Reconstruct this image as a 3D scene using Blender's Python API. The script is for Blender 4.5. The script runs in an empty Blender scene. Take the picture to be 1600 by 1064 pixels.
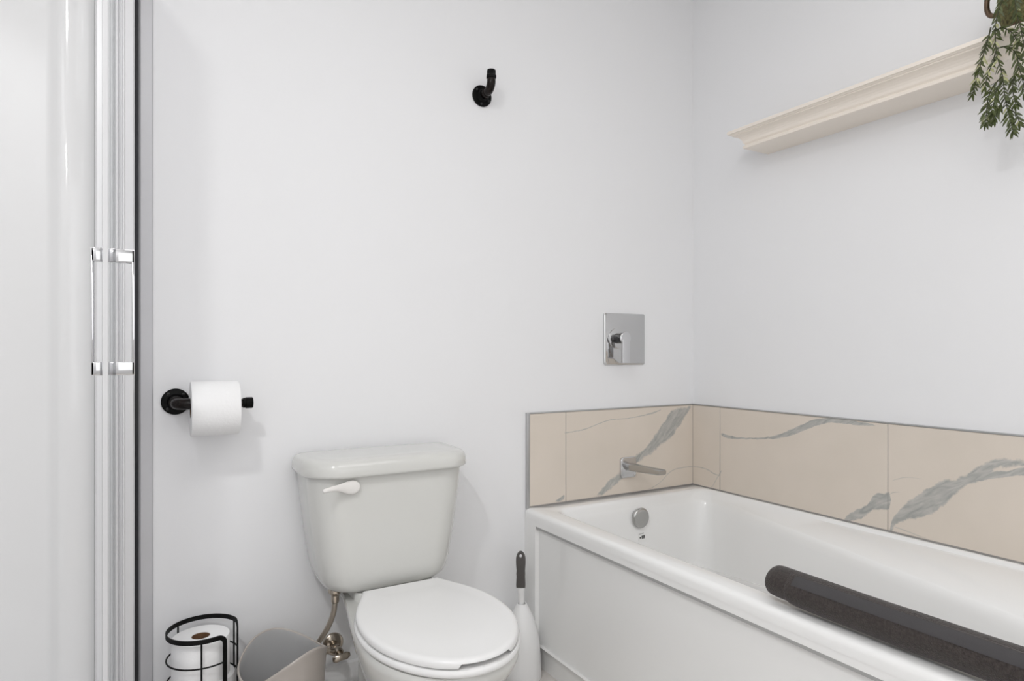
import bpy, bmesh, math, random
from mathutils import Vector, Matrix
from math import sin, cos, pi, radians as rad

# ------------------------------------------------------------------ camera
SC = bpy.context.scene
COL = SC.collection
cam_data = bpy.data.cameras.new('camera')
cam = bpy.data.objects.new('camera', cam_data)
COL.objects.link(cam)
cam_data.sensor_fit = 'HORIZONTAL'
cam_data.sensor_width = 36.0
cam_data.lens = 36.0 * 1006.2 / 1600.0
cam_data.shift_y = 16.67 / 1600.0
cam_data.clip_start = 0.01
cam.location = (-1.8552, -1.8156, 1.015)
cam.rotation_euler = (pi / 2, 0, -0.5224)
SC.camera = cam

# ------------------------------------------------------------------ world, lights, exposure
world = bpy.data.worlds.new('world')
SC.world = world
world.use_nodes = True
world.node_tree.nodes['Background'].inputs[0].default_value = (0.9, 0.95, 1.0, 1)
world.node_tree.nodes['Background'].inputs[1].default_value = 0.3
SC.view_settings.view_transform = 'Standard'
SC.view_settings.look = 'None'
SC.view_settings.exposure = 0.12
SC.view_settings.gamma = 1.0
SC.view_settings.use_curve_mapping = False
SC.cycles.diffuse_bounces = 8
SC.cycles.glossy_bounces = 8
SC.cycles.transmission_bounces = 12
SC.cycles.transparent_max_bounces = 12
SC.cycles.max_bounces = 14


def area(name, loc, rot, sx, sy, power, color=(1, 1, 1)):
    d = bpy.data.lights.new(name, 'AREA')
    d.shape = 'RECTANGLE'
    d.size, d.size_y, d.energy, d.color = sx, sy, power, color
    o = bpy.data.objects.new(name, d)
    o.location, o.rotation_euler = loc, rot
    COL.objects.link(o)


def bulb(name, loc, radius, power, color=(1, 0.985, 0.96)):
    d = bpy.data.lights.new(name, 'POINT')
    d.shadow_soft_size, d.energy, d.color = radius, power, color
    o = bpy.data.objects.new(name, d)
    o.location = loc
    COL.objects.link(o)


# added ceiling fill, the shower's own ceiling light, an added fill behind the camera, a three-bulb vanity light
area('ceiling_fill_light', (-1.15, -1.75, 2.42), (0, 0, 0), 1.3, 1.3, 8.0, (1, 0.99, 0.975))  # added soft fill for the ambient level, not a known fixture
area('recessed_shower_light', (-2.33, -1.55, 2.43), (0, 0, 0), 0.12, 0.12, 13.5)
area('rear_fill_light', (-1.5, -3.05, 1.35), (pi / 2, 0, 0), 1.5, 1.4, 5.0, (0.97, 0.985, 1.0))  # added fill from behind the camera, no window known there
for k in range(3):
    bulb('vanity_bulb', (-2.60, -2.25 - 0.2 * k, 2.05), 0.04, 2.2)


# ------------------------------------------------------------------ mesh helpers
class MB:
    def __init__(self):
        self.bm = bmesh.new()

    def loft(self, loops, cap0=True, cap1=True, closed=True):
        bm = self.bm
        rows = [[bm.verts.new(p) for p in L] for L in loops]
        n = len(rows[0])
        for a, b in zip(rows, rows[1:]):
            for i in range(n if closed else n - 1):
                j = (i + 1) % n
                bm.faces.new((a[i], a[j], b[j], b[i]))
        if cap0:
            bm.faces.new(list(reversed(rows[0])))
        if cap1:
            bm.faces.new(rows[-1])
        return self

    def box(self, x0, x1, y0, y1, z0, z1, bevel=0.0, seg=2):
        t = bmesh.new()
        bmesh.ops.create_cube(t, size=1.0)
        for v in t.verts:
            v.co = ((x0 + x1) / 2 + v.co.x * (x1 - x0), (y0 + y1) / 2 + v.co.y * (y1 - y0), (z0 + z1) / 2 + v.co.z * (z1 - z0))
        if bevel > 0:
            bmesh.ops.bevel(t, geom=list(t.edges), offset=bevel, segments=seg, affect='EDGES', profile=0.5)
        self.merge(t)
        return self

    def merge(self, t):
        me = bpy.data.meshes.new('tmp')
        t.to_mesh(me)
        t.free()
        self.bm.from_mesh(me)
        bpy.data.meshes.remove(me)

    def tube(self, pts, r, n=14, cap=True, flat=1.0, up=None):
        pts = [Vector(p) for p in pts]
        m = len(pts)
        rs = r if isinstance(r, (list, tuple)) else [r] * m
        tans = []
        for i in range(m):
            a, b = pts[max(i - 1, 0)], pts[min(i + 1, m - 1)]
            d = b - a
            tans.append(d.normalized() if d.length > 1e-9 else Vector((0, 0, 1)))
        u = Vector(up) if up else (Vector((0, 0, 1)) if abs(tans[0].z) < 0.9 else Vector((1, 0, 0)))
        u = (u - tans[0] * u.dot(tans[0])).normalized()
        loops = []
        for i in range(m):
            if i:
                ax = tans[i - 1].cross(tans[i])
                if ax.length > 1e-7:
                    u = Matrix.Rotation(tans[i - 1].angle(tans[i]), 3, ax.normalized()) @ u
                u = (u - tans[i] * u.dot(tans[i])).normalized()
            v = tans[i].cross(u)
            loops.append([pts[i] + (u * cos(2 * pi * k / n) + v * sin(2 * pi * k / n) * flat) * rs[i] for k in range(n)])
        return self.loft(loops, cap, cap)

    def lathe(self, prof, centre, axis='Z', n=32, cap0=True, cap1=True, sign=1):
        c = Vector(centre)
        loops = []
        for r, h in prof:
            L = []
            for k in range(n):
                a = 2 * pi * k / n
                p, q = r * cos(a), r * sin(a)
                if axis == 'Z':
                    L.append(c + Vector((p, q, h)))
                elif axis == 'Y':
                    L.append(c + Vector((p, sign * h, q)))
                else:
                    L.append(c + Vector((sign * h, p, q)))
            loops.append(L)
        return self.loft(loops, cap0, cap1)

    def build(self, name, mat, parent=None, origin=None, sharp=38, smooth=True):
        bmesh.ops.recalc_face_normals(self.bm, faces=list(self.bm.faces))
        root = parent
        while root is not None and root.parent is not None:
            root = root.parent
        off = Vector(root.location) if root else (Vector(origin) if origin else Vector((0, 0, 0)))
        for v in self.bm.verts:
            v.co -= off
        me = bpy.data.meshes.new(name)
        self.bm.to_mesh(me)
        self.bm.free()
        if smooth:
            for p in me.polygons:
                p.use_smooth = True
            me.set_sharp_from_angle(angle=rad(sharp))
        me.materials.append(mat)
        o = bpy.data.objects.new(name, me)
        COL.objects.link(o)
        if parent is not None:
            o.parent = parent
        else:
            o.location = off
        return o


def tag(o, label, cat, group=None):
    o['label'], o['category'] = label, cat
    if group:
        o['group'] = group
    return o


def thing(name, loc, label, cat, group=None):
    o = bpy.data.objects.new(name, None)
    o.empty_display_size = 0.05
    o.location = loc
    COL.objects.link(o)
    return tag(o, label, cat, group)


def struct(o):
    o['kind'] = 'structure'
    return o


def roundrect(x0, x1, y0, y1, r, n=8):
    """counter-clockwise outline; r = one radius or (x1y1, x0y1, x0y0, x1y0)"""
    rs = r if isinstance(r, (list, tuple)) else [r] * 4
    out = []
    for (cx, cy, a0), q in zip(((1, 1, 0), (0, 1, 90), (0, 0, 180), (1, 0, 270)), rs):
        ox = x1 - q if cx else x0 + q
        oy = y1 - q if cy else y0 + q
        for k in range(n + 1):
            a = rad(a0 + 90 * k / n)
            out.append((ox + q * cos(a), oy + q * sin(a)))
    return out


def arc(c, r, a0, a1, n, ax='XY'):
    out = []
    for k in range(n + 1):
        a = rad(a0 + (a1 - a0) * k / n)
        if ax == 'XY':
            out.append((c[0] + r * cos(a), c[1] + r * sin(a), c[2]))
        elif ax == 'YZ':
            out.append((c[0], c[1] + r * cos(a), c[2] + r * sin(a)))
        else:
            out.append((c[0] + r * cos(a), c[1], c[2] + r * sin(a)))
    return out


# ------------------------------------------------------------------ materials
def lin(c):
    c /= 255.0
    return c / 12.92 if c <= 0.04045 else ((c + 0.055) / 1.055) ** 2.4


def srgb(r, g, b):
    return (lin(r), lin(g), lin(b), 1)


def mat(name, color, rough=0.5, metal=0.0, coat=0.0, spec=0.5, noise=0.0, nscale=40.0, bump=0.0, bscale=300.0, trans=0.0, ior=1.45, sheen=0.0, sub=0.0):
    m = bpy.data.materials.new(name)
    m.use_nodes = True
    nt = m.node_tree
    b = nt.nodes['Principled BSDF']
    b.inputs['Base Color'].default_value = color
    b.inputs['Roughness'].default_value = rough
    b.inputs['Metallic'].default_value = metal
    b.inputs['Coat Weight'].default_value = coat
    b.inputs['Coat Roughness'].default_value = 0.05
    b.inputs['Specular IOR Level'].default_value = spec
    b.inputs['Transmission Weight'].default_value = trans
    b.inputs['IOR'].default_value = ior
    b.inputs['Sheen Weight'].default_value = sheen
    tc = nt.nodes.new('ShaderNodeTexCoord')
    if noise:
        n = nt.nodes.new('ShaderNodeTexNoise')
        n.inputs['Scale'].default_value = nscale
        n.inputs['Detail'].default_value = 4
        nt.links.new(tc.outputs['Object'], n.inputs['Vector'])
        r = nt.nodes.new('ShaderNodeMapRange')
        r.inputs['From Min'].default_value, r.inputs['From Max'].default_value = 0.3, 0.7
        r.inputs['To Min'].default_value, r.inputs['To Max'].default_value = 1 - noise, 1 + noise
        nt.links.new(n.outputs['Fac'], r.inputs['Value'])
        x = nt.nodes.new('ShaderNodeMix')
        x.data_type, x.blend_type = 'RGBA', 'MULTIPLY'
        x.inputs['Factor'].default_value = 1
        x.inputs['A'].default_value = color
        nt.links.new(r.outputs['Result'], x.inputs['B'])
        nt.links.new(x.outputs['Result'], b.inputs['Base Color'])
    if bump:
        n = nt.nodes.new('ShaderNodeTexNoise')
        n.inputs['Scale'].default_value = bscale
        n.inputs['Detail'].default_value = 5
        nt.links.new(tc.outputs['Object'], n.inputs['Vector'])
        bp = nt.nodes.new('ShaderNodeBump')
        bp.inputs['Strength'].default_value = bump
        bp.inputs['Distance'].default_value = 0.002
        nt.links.new(n.outputs['Fac'], bp.inputs['Height'])
        nt.links.new(bp.outputs['Normal'], b.inputs['Normal'])
    return m


M = dict(
    wall=mat('wall_paint', (0.80, 0.802, 0.812, 1), 0.55, spec=0.25, bump=0.04, bscale=180),
    ceil=mat('ceiling_paint', (0.85, 0.85, 0.85, 1), 0.8),
    floor=mat('floor_vinyl', (0.66, 0.63, 0.60, 1), 0.45, noise=0.12, nscale=9),
    base=mat('baseboard_paint', (0.80, 0.80, 0.80, 1), 0.4),
    china=mat('vitreous_china', (0.625, 0.625, 0.60, 1), 0.12, coat=0.4),
    seat=mat('seat_plastic', (0.78, 0.78, 0.775, 1), 0.22),
    lever=mat('lever_plastic', (0.78, 0.76, 0.735, 1), 0.25),
    acrylic=mat('tub_acrylic', (0.82, 0.82, 0.812, 1), 0.16, coat=0.3),
    surround=mat('shower_acrylic', (0.74, 0.74, 0.74, 1), 0.10, coat=0.4),
    chrome=mat('chrome', (0.66, 0.66, 0.67, 1), 0.04, metal=1.0),
    satin=mat('polished_nickel', (0.60, 0.60, 0.60, 1), 0.03, metal=1.0),
    spout=mat('satin_chrome', (0.50, 0.50, 0.49, 1), 0.16, metal=1.0),
    alu=mat('satin_aluminium', (0.74, 0.74, 0.75, 1), 0.35, metal=0.2),
    trim=mat('edge_trim_metal', (0.50, 0.50, 0.50, 1), 0.35, metal=1.0),
    grout=mat('grey_grout', (0.33, 0.315, 0.30, 1), 0.8, noise=0.1),
    nickel=mat('brushed_nickel', (0.50, 0.44, 0.37, 1), 0.2, metal=1.0),
    braid=mat('braided_steel', (0.55, 0.49, 0.42, 1), 0.3, metal=1.0, bump=0.5, bscale=900),
    black=mat('black_iron', (0.002, 0.002, 0.002, 1), 0.28, spec=0.14, noise=0.2, bump=0.12, bscale=260),
    iron=mat('worn_black_iron', (0.009, 0.006, 0.005, 1), 0.26, spec=0.25, noise=0.35, nscale=90, bump=0.1),
    screw=mat('screw_steel', (0.04, 0.04, 0.04, 1), 0.3, metal=0.8),
    flange=mat('grey_aluminium', (0.56, 0.56, 0.58, 1), 0.35, metal=0.2),
    gapshade=mat('shadow_gap_grey', (0.36, 0.36, 0.355, 1), 0.5),
    gun=mat('dark_chrome', (0.05, 0.05, 0.052, 1), 0.06, metal=1.0),
    wire=mat('black_wire', (0.004, 0.004, 0.004, 1), 0.5, spec=0.2),
    paper=mat('tissue_paper', (0.86, 0.86, 0.86, 1), 0.9, bump=0.25, bscale=160),
    card=mat('brown_cardboard', (0.16, 0.085, 0.045, 1), 0.85, noise=0.15),
    taupe=mat('taupe_plastic', (0.40, 0.365, 0.335, 1), 0.22, coat=0.2),
    greyin=mat('grey_plastic_lining', (0.40, 0.40, 0.40, 1), 0.18),
    rubber=mat('dark_grey_rubber', (0.085, 0.078, 0.075, 1), 0.5),
    whiteplastic=mat('white_plastic', (0.80, 0.80, 0.80, 1), 0.3),
    towel=mat('charcoal_terry', (0.042, 0.034, 0.031, 1), 0.95, noise=0.35, nscale=220, bump=1.0, bscale=420, sheen=0.15),
    towelband=mat('charcoal_flat_weave', (0.052, 0.049, 0.051, 1), 0.85, bump=0.3, bscale=900, sheen=0.1),
    shelf=mat('cream_shelf_paint', (0.82, 0.755, 0.68, 1), 0.4),
    gasket=mat('black_gasket', (0.010, 0.010, 0.014, 1), 0.35),
    seal=mat('clear_vinyl_seal', (0.74, 0.74, 0.75, 1), 0.15, trans=0.25),
    bronze=mat('antique_bronze', (0.13, 0.085, 0.055, 1), 0.4, metal=0.5, noise=0.3, nscale=60),
    moss=mat('dried_moss', (0.13, 0.12, 0.05, 1), 0.95, noise=0.7, nscale=160, bump=1.0, bscale=350),
    leaf=mat('green_leaf', (0.058, 0.074, 0.020, 1), 0.45, noise=0.35, nscale=70),
    leafpale=mat('pale_leaf', (0.36, 0.36, 0.19, 1), 0.45, noise=0.2, nscale=70),
    stem=mat('dark_stem', (0.035, 0.04, 0.016, 1), 0.6),
    ink=mat('dark_print', (0.03, 0.03, 0.03, 1), 0.5),
    stick=mat('clear_sticker', (0.80, 0.80, 0.79, 1), 0.3),
)


def clear_glass(name):
    """thin toughened glass: clear head-on, mirror-like at grazing angles"""
    m = bpy.data.materials.new(name)
    m.use_nodes = True
    nt = m.node_tree
    nt.nodes.remove(nt.nodes['Principled BSDF'])
    tr = nt.nodes.new('ShaderNodeBsdfTransparent')
    tr.inputs['Color'].default_value = (0.885, 0.885, 0.895, 1)
    gl = nt.nodes.new('ShaderNodeBsdfGlossy')
    gl.inputs['Color'].default_value = (0.95, 0.97, 0.96, 1)
    gl.inputs['Roughness'].default_value = 0.01
    lw = nt.nodes.new('ShaderNodeLayerWeight')
    pw = nt.nodes.new('ShaderNodeMath')
    pw.operation = 'POWER'
    pw.inputs[1].default_value = 5
    mr = nt.nodes.new('ShaderNodeMapRange')
    mr.inputs['To Min'].default_value, mr.inputs['To Max'].default_value = 0.04, 0.9
    mx_ = nt.nodes.new('ShaderNodeMixShader')
    lw.inputs['Blend'].default_value = 0.5
    nt.links.new(lw.outputs['Facing'], pw.inputs[0])
    nt.links.new(pw.outputs[0], mr.inputs['Value'])
    nt.links.new(mr.outputs[0], mx_.inputs[0])
    nt.links.new(tr.outputs[0], mx_.inputs[1])
    nt.links.new(gl.outputs[0], mx_.inputs[2])
    nt.links.new(mx_.outputs[0], nt.nodes['Material Output'].inputs[0])
    return m


M['glass'] = clear_glass('shower_glass')


def vein_material(name, axis, veins, s0, s1, z0, z1):
    """cream porcelain with grey veins: each vein = a centre curve and a width curve along the wall"""
    m = bpy.data.materials.new(name)
    m.use_nodes = True
    nt = m.node_tree
    N, L = nt.nodes, nt.links
    b = N['Principled BSDF']
    b.inputs['Roughness'].default_value = 0.28
    b.inputs['Specular IOR Level'].default_value = 0.4
    tc = N.new('ShaderNodeTexCoord')
    sp = N.new('ShaderNodeSeparateXYZ')
    L.new(tc.outputs['Object'], sp.inputs[0])

    def math_(op, a, b_=None):
        n = N.new('ShaderNodeMath')
        n.operation = op
        for i, v in enumerate((a, b_)):
            if v is None:
                continue
            if isinstance(v, (int, float)):
                n.inputs[i].default_value = v
            else:
                L.new(v, n.inputs[i])
        return n.outputs[0]

    def noise(scale, detail=5, rough=0.6):
        n = N.new('ShaderNodeTexNoise')
        n.inputs['Scale'].default_value = scale
        n.inputs['Detail'].default_value = detail
        n.inputs['Roughness'].default_value = rough
        L.new(tc.outputs['Object'], n.inputs['Vector'])
        return n.outputs['Fac']

    sn = math_('DIVIDE', math_('SUBTRACT', sp.outputs[0 if axis == 'X' else 1], s0), s1 - s0)
    big = math_('MULTIPLY', math_('SUBTRACT', noise(38), 0.5), 1.0)
    zc = sp.outputs[2]
    total = None
    edge = None
    for pts in veins:
        pts = sorted(pts)
        wmax = max(max(p[2] for p in pts), 1e-4)
        fc = N.new('ShaderNodeFloatCurve')
        fw = N.new('ShaderNodeFloatCurve')
        for f, idx in ((fc, 1), (fw, 2)):
            mp = f.mapping
            mp.use_clip = False
            cu = mp.curves[0]
            data = [((p[0] - s0) / (s1 - s0), (p[1] - z0) / (z1 - z0) if idx == 1 else max(p[2], -0.2 * wmax) / wmax) for p in pts]
            if idx == 2:
                data = [(data[0][0] - 0.004, -0.3)] + data + [(data[-1][0] + 0.004, -0.3)]
            cu.points[0].location = data[0]
            cu.points[1].location = data[-1]
            for d in data[1:-1]:
                cu.points.new(*d)
            for p in cu.points:
                p.handle_type = 'AUTO' if idx == 1 else 'VECTOR'
            mp.update()
            L.new(sn, f.inputs['Value'])
        c = math_('ADD', math_('MULTIPLY', fc.outputs[0], z1 - z0), z0)
        w = math_('MULTIPLY', fw.outputs[0], wmax)
        wob = math_('MULTIPLY', big, min(0.035, 0.002 + wmax * 0.75))
        d = math_('ABSOLUTE', math_('ADD', math_('SUBTRACT', zc, c), wob))
        k = math_('SUBTRACT', w, d)
        r = N.new('ShaderNodeMapRange')
        r.inputs['From Min'].default_value = 0.0
        r.inputs['From Max'].default_value = max(0.0016, wmax * 0.16)
        L.new(k, r.inputs['Value'])
        v = math_('MULTIPLY', r.outputs[0], 1.0 if wmax > 0.006 else 0.75)
        total = v if total is None else math_('MAXIMUM', total, v)
    # streaks inside the veins
    mp2 = N.new('ShaderNodeMapping')
    ang = 0.78 if axis == 'X' else 0.54
    mp1 = N.new('ShaderNodeMapping')
    mp1.inputs['Rotation'].default_value = (0, ang, 0) if axis == 'X' else (ang, 0, 0)
    mp2.inputs['Scale'].default_value = (0.35, 1, 1.5) if axis == 'X' else (1, 0.35, 1.5)
    L.new(tc.outputs['Object'], mp1.inputs['Vector'])
    L.new(mp1.outputs[0], mp2.inputs['Vector'])
    ns = N.new('ShaderNodeTexNoise')
    ns.inputs['Scale'].default_value = 42
    ns.inputs['Detail'].default_value = 6
    ns.inputs['Distortion'].default_value = 1.5
    L.new(mp2.outputs[0], ns.inputs['Vector'])
    ramp = N.new('ShaderNodeValToRGB')
    e = ramp.color_ramp.elements
    e[0].position, e[0].color = 0.30, (0.33, 0.335, 0.32, 1)
    e[1].position, e[1].color = 0.70, (0.52, 0.505, 0.475, 1)
    L.new(ns.outputs['Fac'], ramp.inputs[0])
    body = N.new('ShaderNodeValToRGB')
    e = body.color_ramp.elements
    e[0].position, e[0].color = 0.3, (0.660, 0.595, 0.520, 1)
    e[1].position, e[1].color = 0.7, (0.695, 0.625, 0.550, 1)
    L.new(noise(5, 2), body.inputs[0])
    mx = N.new('ShaderNodeMix')
    mx.data_type = 'RGBA'
    L.new(total, mx.inputs['Factor'])
    L.new(body.outputs[0], mx.inputs['A'])
    L.new(ramp.outputs[0], mx.inputs['B'])
    L.new(mx.outputs['Result'], b.inputs['Base Color'])
    return m


# ------------------------------------------------------------------ room shell
CH = 2.44
XL, YF = -2.75, -3.1
struct(MB().box(XL, 0.0, YF, 0.0, -0.05, 0.0).build('floor', M['floor'], smooth=False))
struct(MB().box(XL - 0.1, 0.1, YF - 0.1, 0.1, CH, CH + 0.05).build('ceiling', M['ceil'], smooth=False))
struct(MB().box(XL - 0.1, 0.1, 0.0, 0.1, -0.05, CH).build('wall_back', M['wall'], smooth=False))
struct(MB().box(0.0, 0.1, YF, 0.0, -0.05, CH).build('wall_right', M['wall'], smooth=False))
struct(MB().box(XL - 0.1, XL, YF, 0.0, -0.05, CH).build('wall_left', M['wall'], smooth=False))
struct(MB().box(XL - 0.1, 0.1, YF - 0.1, YF, -0.05, CH).build('wall_front', M['wall'], smooth=False))

mb = MB()
prof = [(0.0, 0.0), (-0.014, 0.0), (-0.014, 0.112), (-0.011, 0.122), (-0.009, 0.134), (-0.004, 0.138), (0.0, 0.138)]
mb.loft([[(x, y, z) for y, z in prof] for x in (-1.86, -0.765)])
struct(mb.build('baseboard_back', M['base'], sharp=25))

# ------------------------------------------------------------------ tiled splash round the tub
BACK_VEINS = [
    [(-0.4785, 0.5059, -0.0023), (-0.4589, 0.5127, 0.0113), (-0.422, 0.5381, 0.0204), (-0.3786, 0.5587, 0.0183), (-0.3196, 0.6039, 0.0162), (-0.2743, 0.6303, 0.0187), (-0.2374, 0.6486, 0.0213), (-0.2062, 0.6747, 0.0309), (-0.165, 0.7053, 0.0408), (-0.1232, 0.7364, 0.0532), (-0.0839, 0.7634, 0.039), (-0.0506, 0.7813, 0.0221), (-0.0203, 0.7996, 0.0074)],
    [(-0.6087, 0.7381, 0.0022), (-0.5688, 0.7399, 0.0022), (-0.5282, 0.7441, 0.0027), (-0.4785, 0.7567, 0.0024), (-0.422, 0.7694, 0.0023), (-0.3196, 0.7731, 0.0021), (-0.259, 0.7794, 0.0028), (-0.2124, 0.7866, 0.0038), (-0.1746, 0.7967, 0.0024)],
    [(-0.2312, 0.5063, 0.0014), (-0.2062, 0.5132, 0.0022), (-0.1714, 0.5287, 0.0024), (-0.1329, 0.5561, 0.0024), (-0.1003, 0.5676, 0.0024), (-0.064, 0.5704, 0.0024), (-0.0101, 0.5693, 0.0023)],
    [(-0.6556, 0.5065, -0.0022), (-0.6374, 0.5108, 0.0043), (-0.6218, 0.5155, 0.0065), (-0.6113, 0.5209, 0.0087)],
]
SIDE_VEINS = [
    [(-0.0126, 0.5698, 0.0022), (-0.0583, 0.572, 0.0024), (-0.0901, 0.5674, 0.0026), (-0.1212, 0.5581, 0.0026), (-0.1425, 0.557, 0.0024)],
    [(-0.0964, 0.5013, 0.0019), (-0.1088, 0.5131, 0.0026), (-0.1212, 0.532, 0.0028), (-0.1334, 0.5507, 0.0035), (-0.1486, 0.5721, 0.0059)],
    [(-0.1516, 0.7088, 0.007), (-0.1754, 0.7057, 0.007), (-0.2161, 0.7046, 0.0046), (-0.2859, 0.7105, 0.0031), (-0.3521, 0.7205, 0.004), (-0.3902, 0.7292, 0.0069), (-0.4393, 0.7474, 0.0105), (-0.498, 0.7744, 0.0123), (-0.5429, 0.793, 0.0111), (-0.5862, 0.8021, 0.0079), (-0.6381, 0.802, 0.0077), (-0.6877, 0.8011, 0.0057), (-0.7221, 0.8007, 0.0014)],
    [(-0.6197, 0.4909, 0.0), (-0.6361, 0.5082, 0.0135), (-0.6682, 0.5288, 0.0172), (-0.6974, 0.5502, 0.0169), (-0.7221, 0.5778, 0.0241), (-0.7408, 0.5834, 0.0258), (-0.7627, 0.5915, 0.0255)],
    [(-0.7645, 0.5063, 0.0146), (-0.7771, 0.5328, 0.0163), (-0.7983, 0.5574, 0.0233), (-0.8327, 0.5844, 0.0318), (-0.8742, 0.6121, 0.0397), (-0.9108, 0.6398, 0.0356), (-0.9294, 0.6568, 0.0202), (-0.9597, 0.6822, 0.0166), (-0.989, 0.7019, 0.0163), (-1.0104, 0.7215, 0.0209), (-1.0313, 0.7344, 0.0143), (-1.0585, 0.7432, 0.0094), (-1.0849, 0.7456, 0.0077), (-1.16, 0.752, 0.009), (-1.30, 0.795, 0.006)],
    [(-0.9745, 0.6847, 0.0016), (-0.9962, 0.6934, 0.0081), (-1.0174, 0.7034, 0.0096), (-1.0518, 0.7139, 0.0079), (-1.0849, 0.7255, 0.0108), (-1.16, 0.735, 0.006)],
    [(-0.7717, 0.6478, 0.0015), (-0.7895, 0.6563, 0.0017), (-0.807, 0.6628, 0.0016), (-0.8242, 0.6649, 0.0011), (-0.8495, 0.6666, 0.0009)],
    [(-0.7771, 0.5183, 0.0018), (-0.807, 0.5147, 0.0021), (-0.8327, 0.5103, 0.0019), (-0.8627, 0.5073, 0.0014)],
    [(-0.7645, 0.6083, 0.0015), (-0.7771, 0.6161, 0.0018), (-0.7913, 0.6188, 0.0011)],
]
M['tile_back'] = vein_material('veined_tile_back', 'X', BACK_VEINS, -0.80, 0.0, 0.45, 0.85)
M['tile_side'] = vein_material('veined_tile_side', 'Y', SIDE_VEINS, -1.55, 0.0, 0.45, 0.85)
TZ0, TZ1 = 0.5045, 0.8075
splash = thing('tile_backsplash', (0, 0, 0), 'cream marble-look tile splash with grey veins around the tub', 'tiles')
mb = MB()
for x0, x1 in ((-0.747, -0.6045), (-0.6022, -0.009)):
    mb.box(x0, x1, -0.009, 0.0, TZ0, TZ1, 0.0006, 1)
mb.build('tile_panel', M['tile_back'], splash)
mb = MB()
for y0, y1 in ((-0.1418, -0.0095), (-0.757, -0.144), (-1.372, -0.7592), (-1.54, -1.3742)):
    mb.box(-0.009, 0.0, y0, y1, TZ0, TZ1, 0.0006, 1)
mb.build('tile_panel', M['tile_side'], splash)
mb = MB()
mb.box(-0.748, -0.0082, -0.0082, -0.0002, 0.5005, TZ1 - 0.001)
mb.box(-0.0082, -0.0002, -1.54, -0.0082, 0.5005, TZ1 - 0.001)
mb.build('grout', M['grout'], splash, smooth=False)
mb = MB().box(-0.759, -0.7475, -0.0105, 0.0, 0.497, TZ1 + 0.005, 0.0012)
mb.build('edge_trim', M['trim'], splash)
mb = MB()
mb.box(-0.7475, 0.0, -0.0105, 0.0, TZ1 + 0.0003, TZ1 + 0.005, 0.001)
mb.box(-0.0105, 0.0, -1.54, -0.0105, TZ1 + 0.0003, TZ1 + 0.005, 0.001)
mb.build('edge_trim', M['trim'], splash)

# ------------------------------------------------------------------ bathtub
tub = thing('bathtub', (-0.38, -0.762, 0.0), 'white acrylic alcove bathtub with recessed panel apron in the corner', 'bathtub')
mb = MB()
Y0, ZR = -1.524, 0.50


def ramp(v, a, b):
    t = min(max((v - a) / (b - a), 0), 1)
    return t * t * (3 - 2 * t)


def tub_loop(near, far, y0, y1, r, z, n=14, m=16):
    base = roundrect(-1, 1, y0, y1, r, n)
    # same radius in the warped frame, extra points along the long sides
    w = (far(-0.7) - near(-0.7)) / 2
    base = roundrect(-w, w, y0, y1, r, n)
    pts = []
    for i, p in enumerate(base):
        q = base[(i + 1) % len(base)]
        pts.append(p)
        if i % (n + 1) == n:
            for k in range(1, m):
                pts.append((p[0] + (q[0] - p[0]) * k / m, p[1] + (q[1] - p[1]) * k / m))
    out = []
    for x, y in pts:
        u = (x + w) / (2 * w)
        a, c = near(y), far(y)
        out.append((a + u * (c - a), y, z(y, u) if callable(z) else z))
    return out


def cst(v):
    return lambda y: v


def far_arm(i):
    return lambda y: -0.034 - i - 0.255 * max(0.0, -y - 0.15) * ramp(-y, 0.10, 0.35)


def near_arm(i):
    return lambda y: -0.684 + i + 0.018 * ramp(-y, 0.33, 0.42) + 0.13 * max(0.0, -y - 0.42)


loops = []
for ins, z in ((0.0, 0.470), (0.0, 0.486), (0.0025, 0.4935), (0.008, 0.4985), (0.016, 0.500)):
    loops.append(tub_loop(cst(-0.762 + ins), cst(-0.0002 - ins * 0.25), Y0 + ins, -0.0002 - ins * 0.25, 0.006 + ins * 0.2, z))
for ins, z in ((0.0, 0.500), (0.004, 0.4992), (0.009, 0.4955), (0.013, 0.490)):
    loops.append(tub_loop(cst(-0.704 + ins), cst(-0.018 - ins * 0.8), -1.43 + ins, -0.066 - ins, 0.05, z))
loops.append(tub_loop(near_arm(0), far_arm(0), -1.41, -0.081, 0.055, 0.474))
loops.append(tub_loop(near_arm(0.006), far_arm(0.006), -1.40, -0.084, 0.055, 0.4695))
loops.append(tub_loop(near_arm(0.012), far_arm(0.012), -1.39, -0.087, 0.057, 0.458))
loops.append(tub_loop(near_arm(0.017), far_arm(0.017), -1.38, -0.090, 0.058, 0.440))
loops.append(tub_loop(near_arm(0.040), far_arm(0.035), -1.28, -0.110, 0.065, 0.28))
loops.append(tub_loop(near_arm(0.055), far_arm(0.050), -1.20, -0.125, 0.075, 0.16))
loops.append(tub_loop(near_arm(0.080), far_arm(0.075), -1.14, -0.150, 0.075, 0.115))
loops.append(tub_loop(near_arm(0.130), far_arm(0.125), -1.05, -0.200, 0.070, 0.100))
mb.loft(loops, cap0=False, cap1=True)
# apron with a recessed panel, then the toe strip
rects = [((Y0, 0.0), (0.078, 0.470), -0.7615), ((-1.462, -0.064), (0.0784, 0.4545), -0.7615), ((-1.455, -0.0695), (0.0788, 0.4470), -0.7500)]
ring = []
for (a, c), (d, e), x in rects:
    ring.append([(x, a, d), (x, c, d), (x, c, e), (x, a, e)])
mb.loft(ring, cap0=False, cap1=True)
mb.box(-0.7500, -0.742, Y0, -0.0002, 0.0745, 0.0788)
mb.box(-0.7440, -0.735, Y0, -0.0002, 0.0, 0.076)
tub_body = mb.build('tub_body', M['acrylic'], tub, sharp=50)

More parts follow.
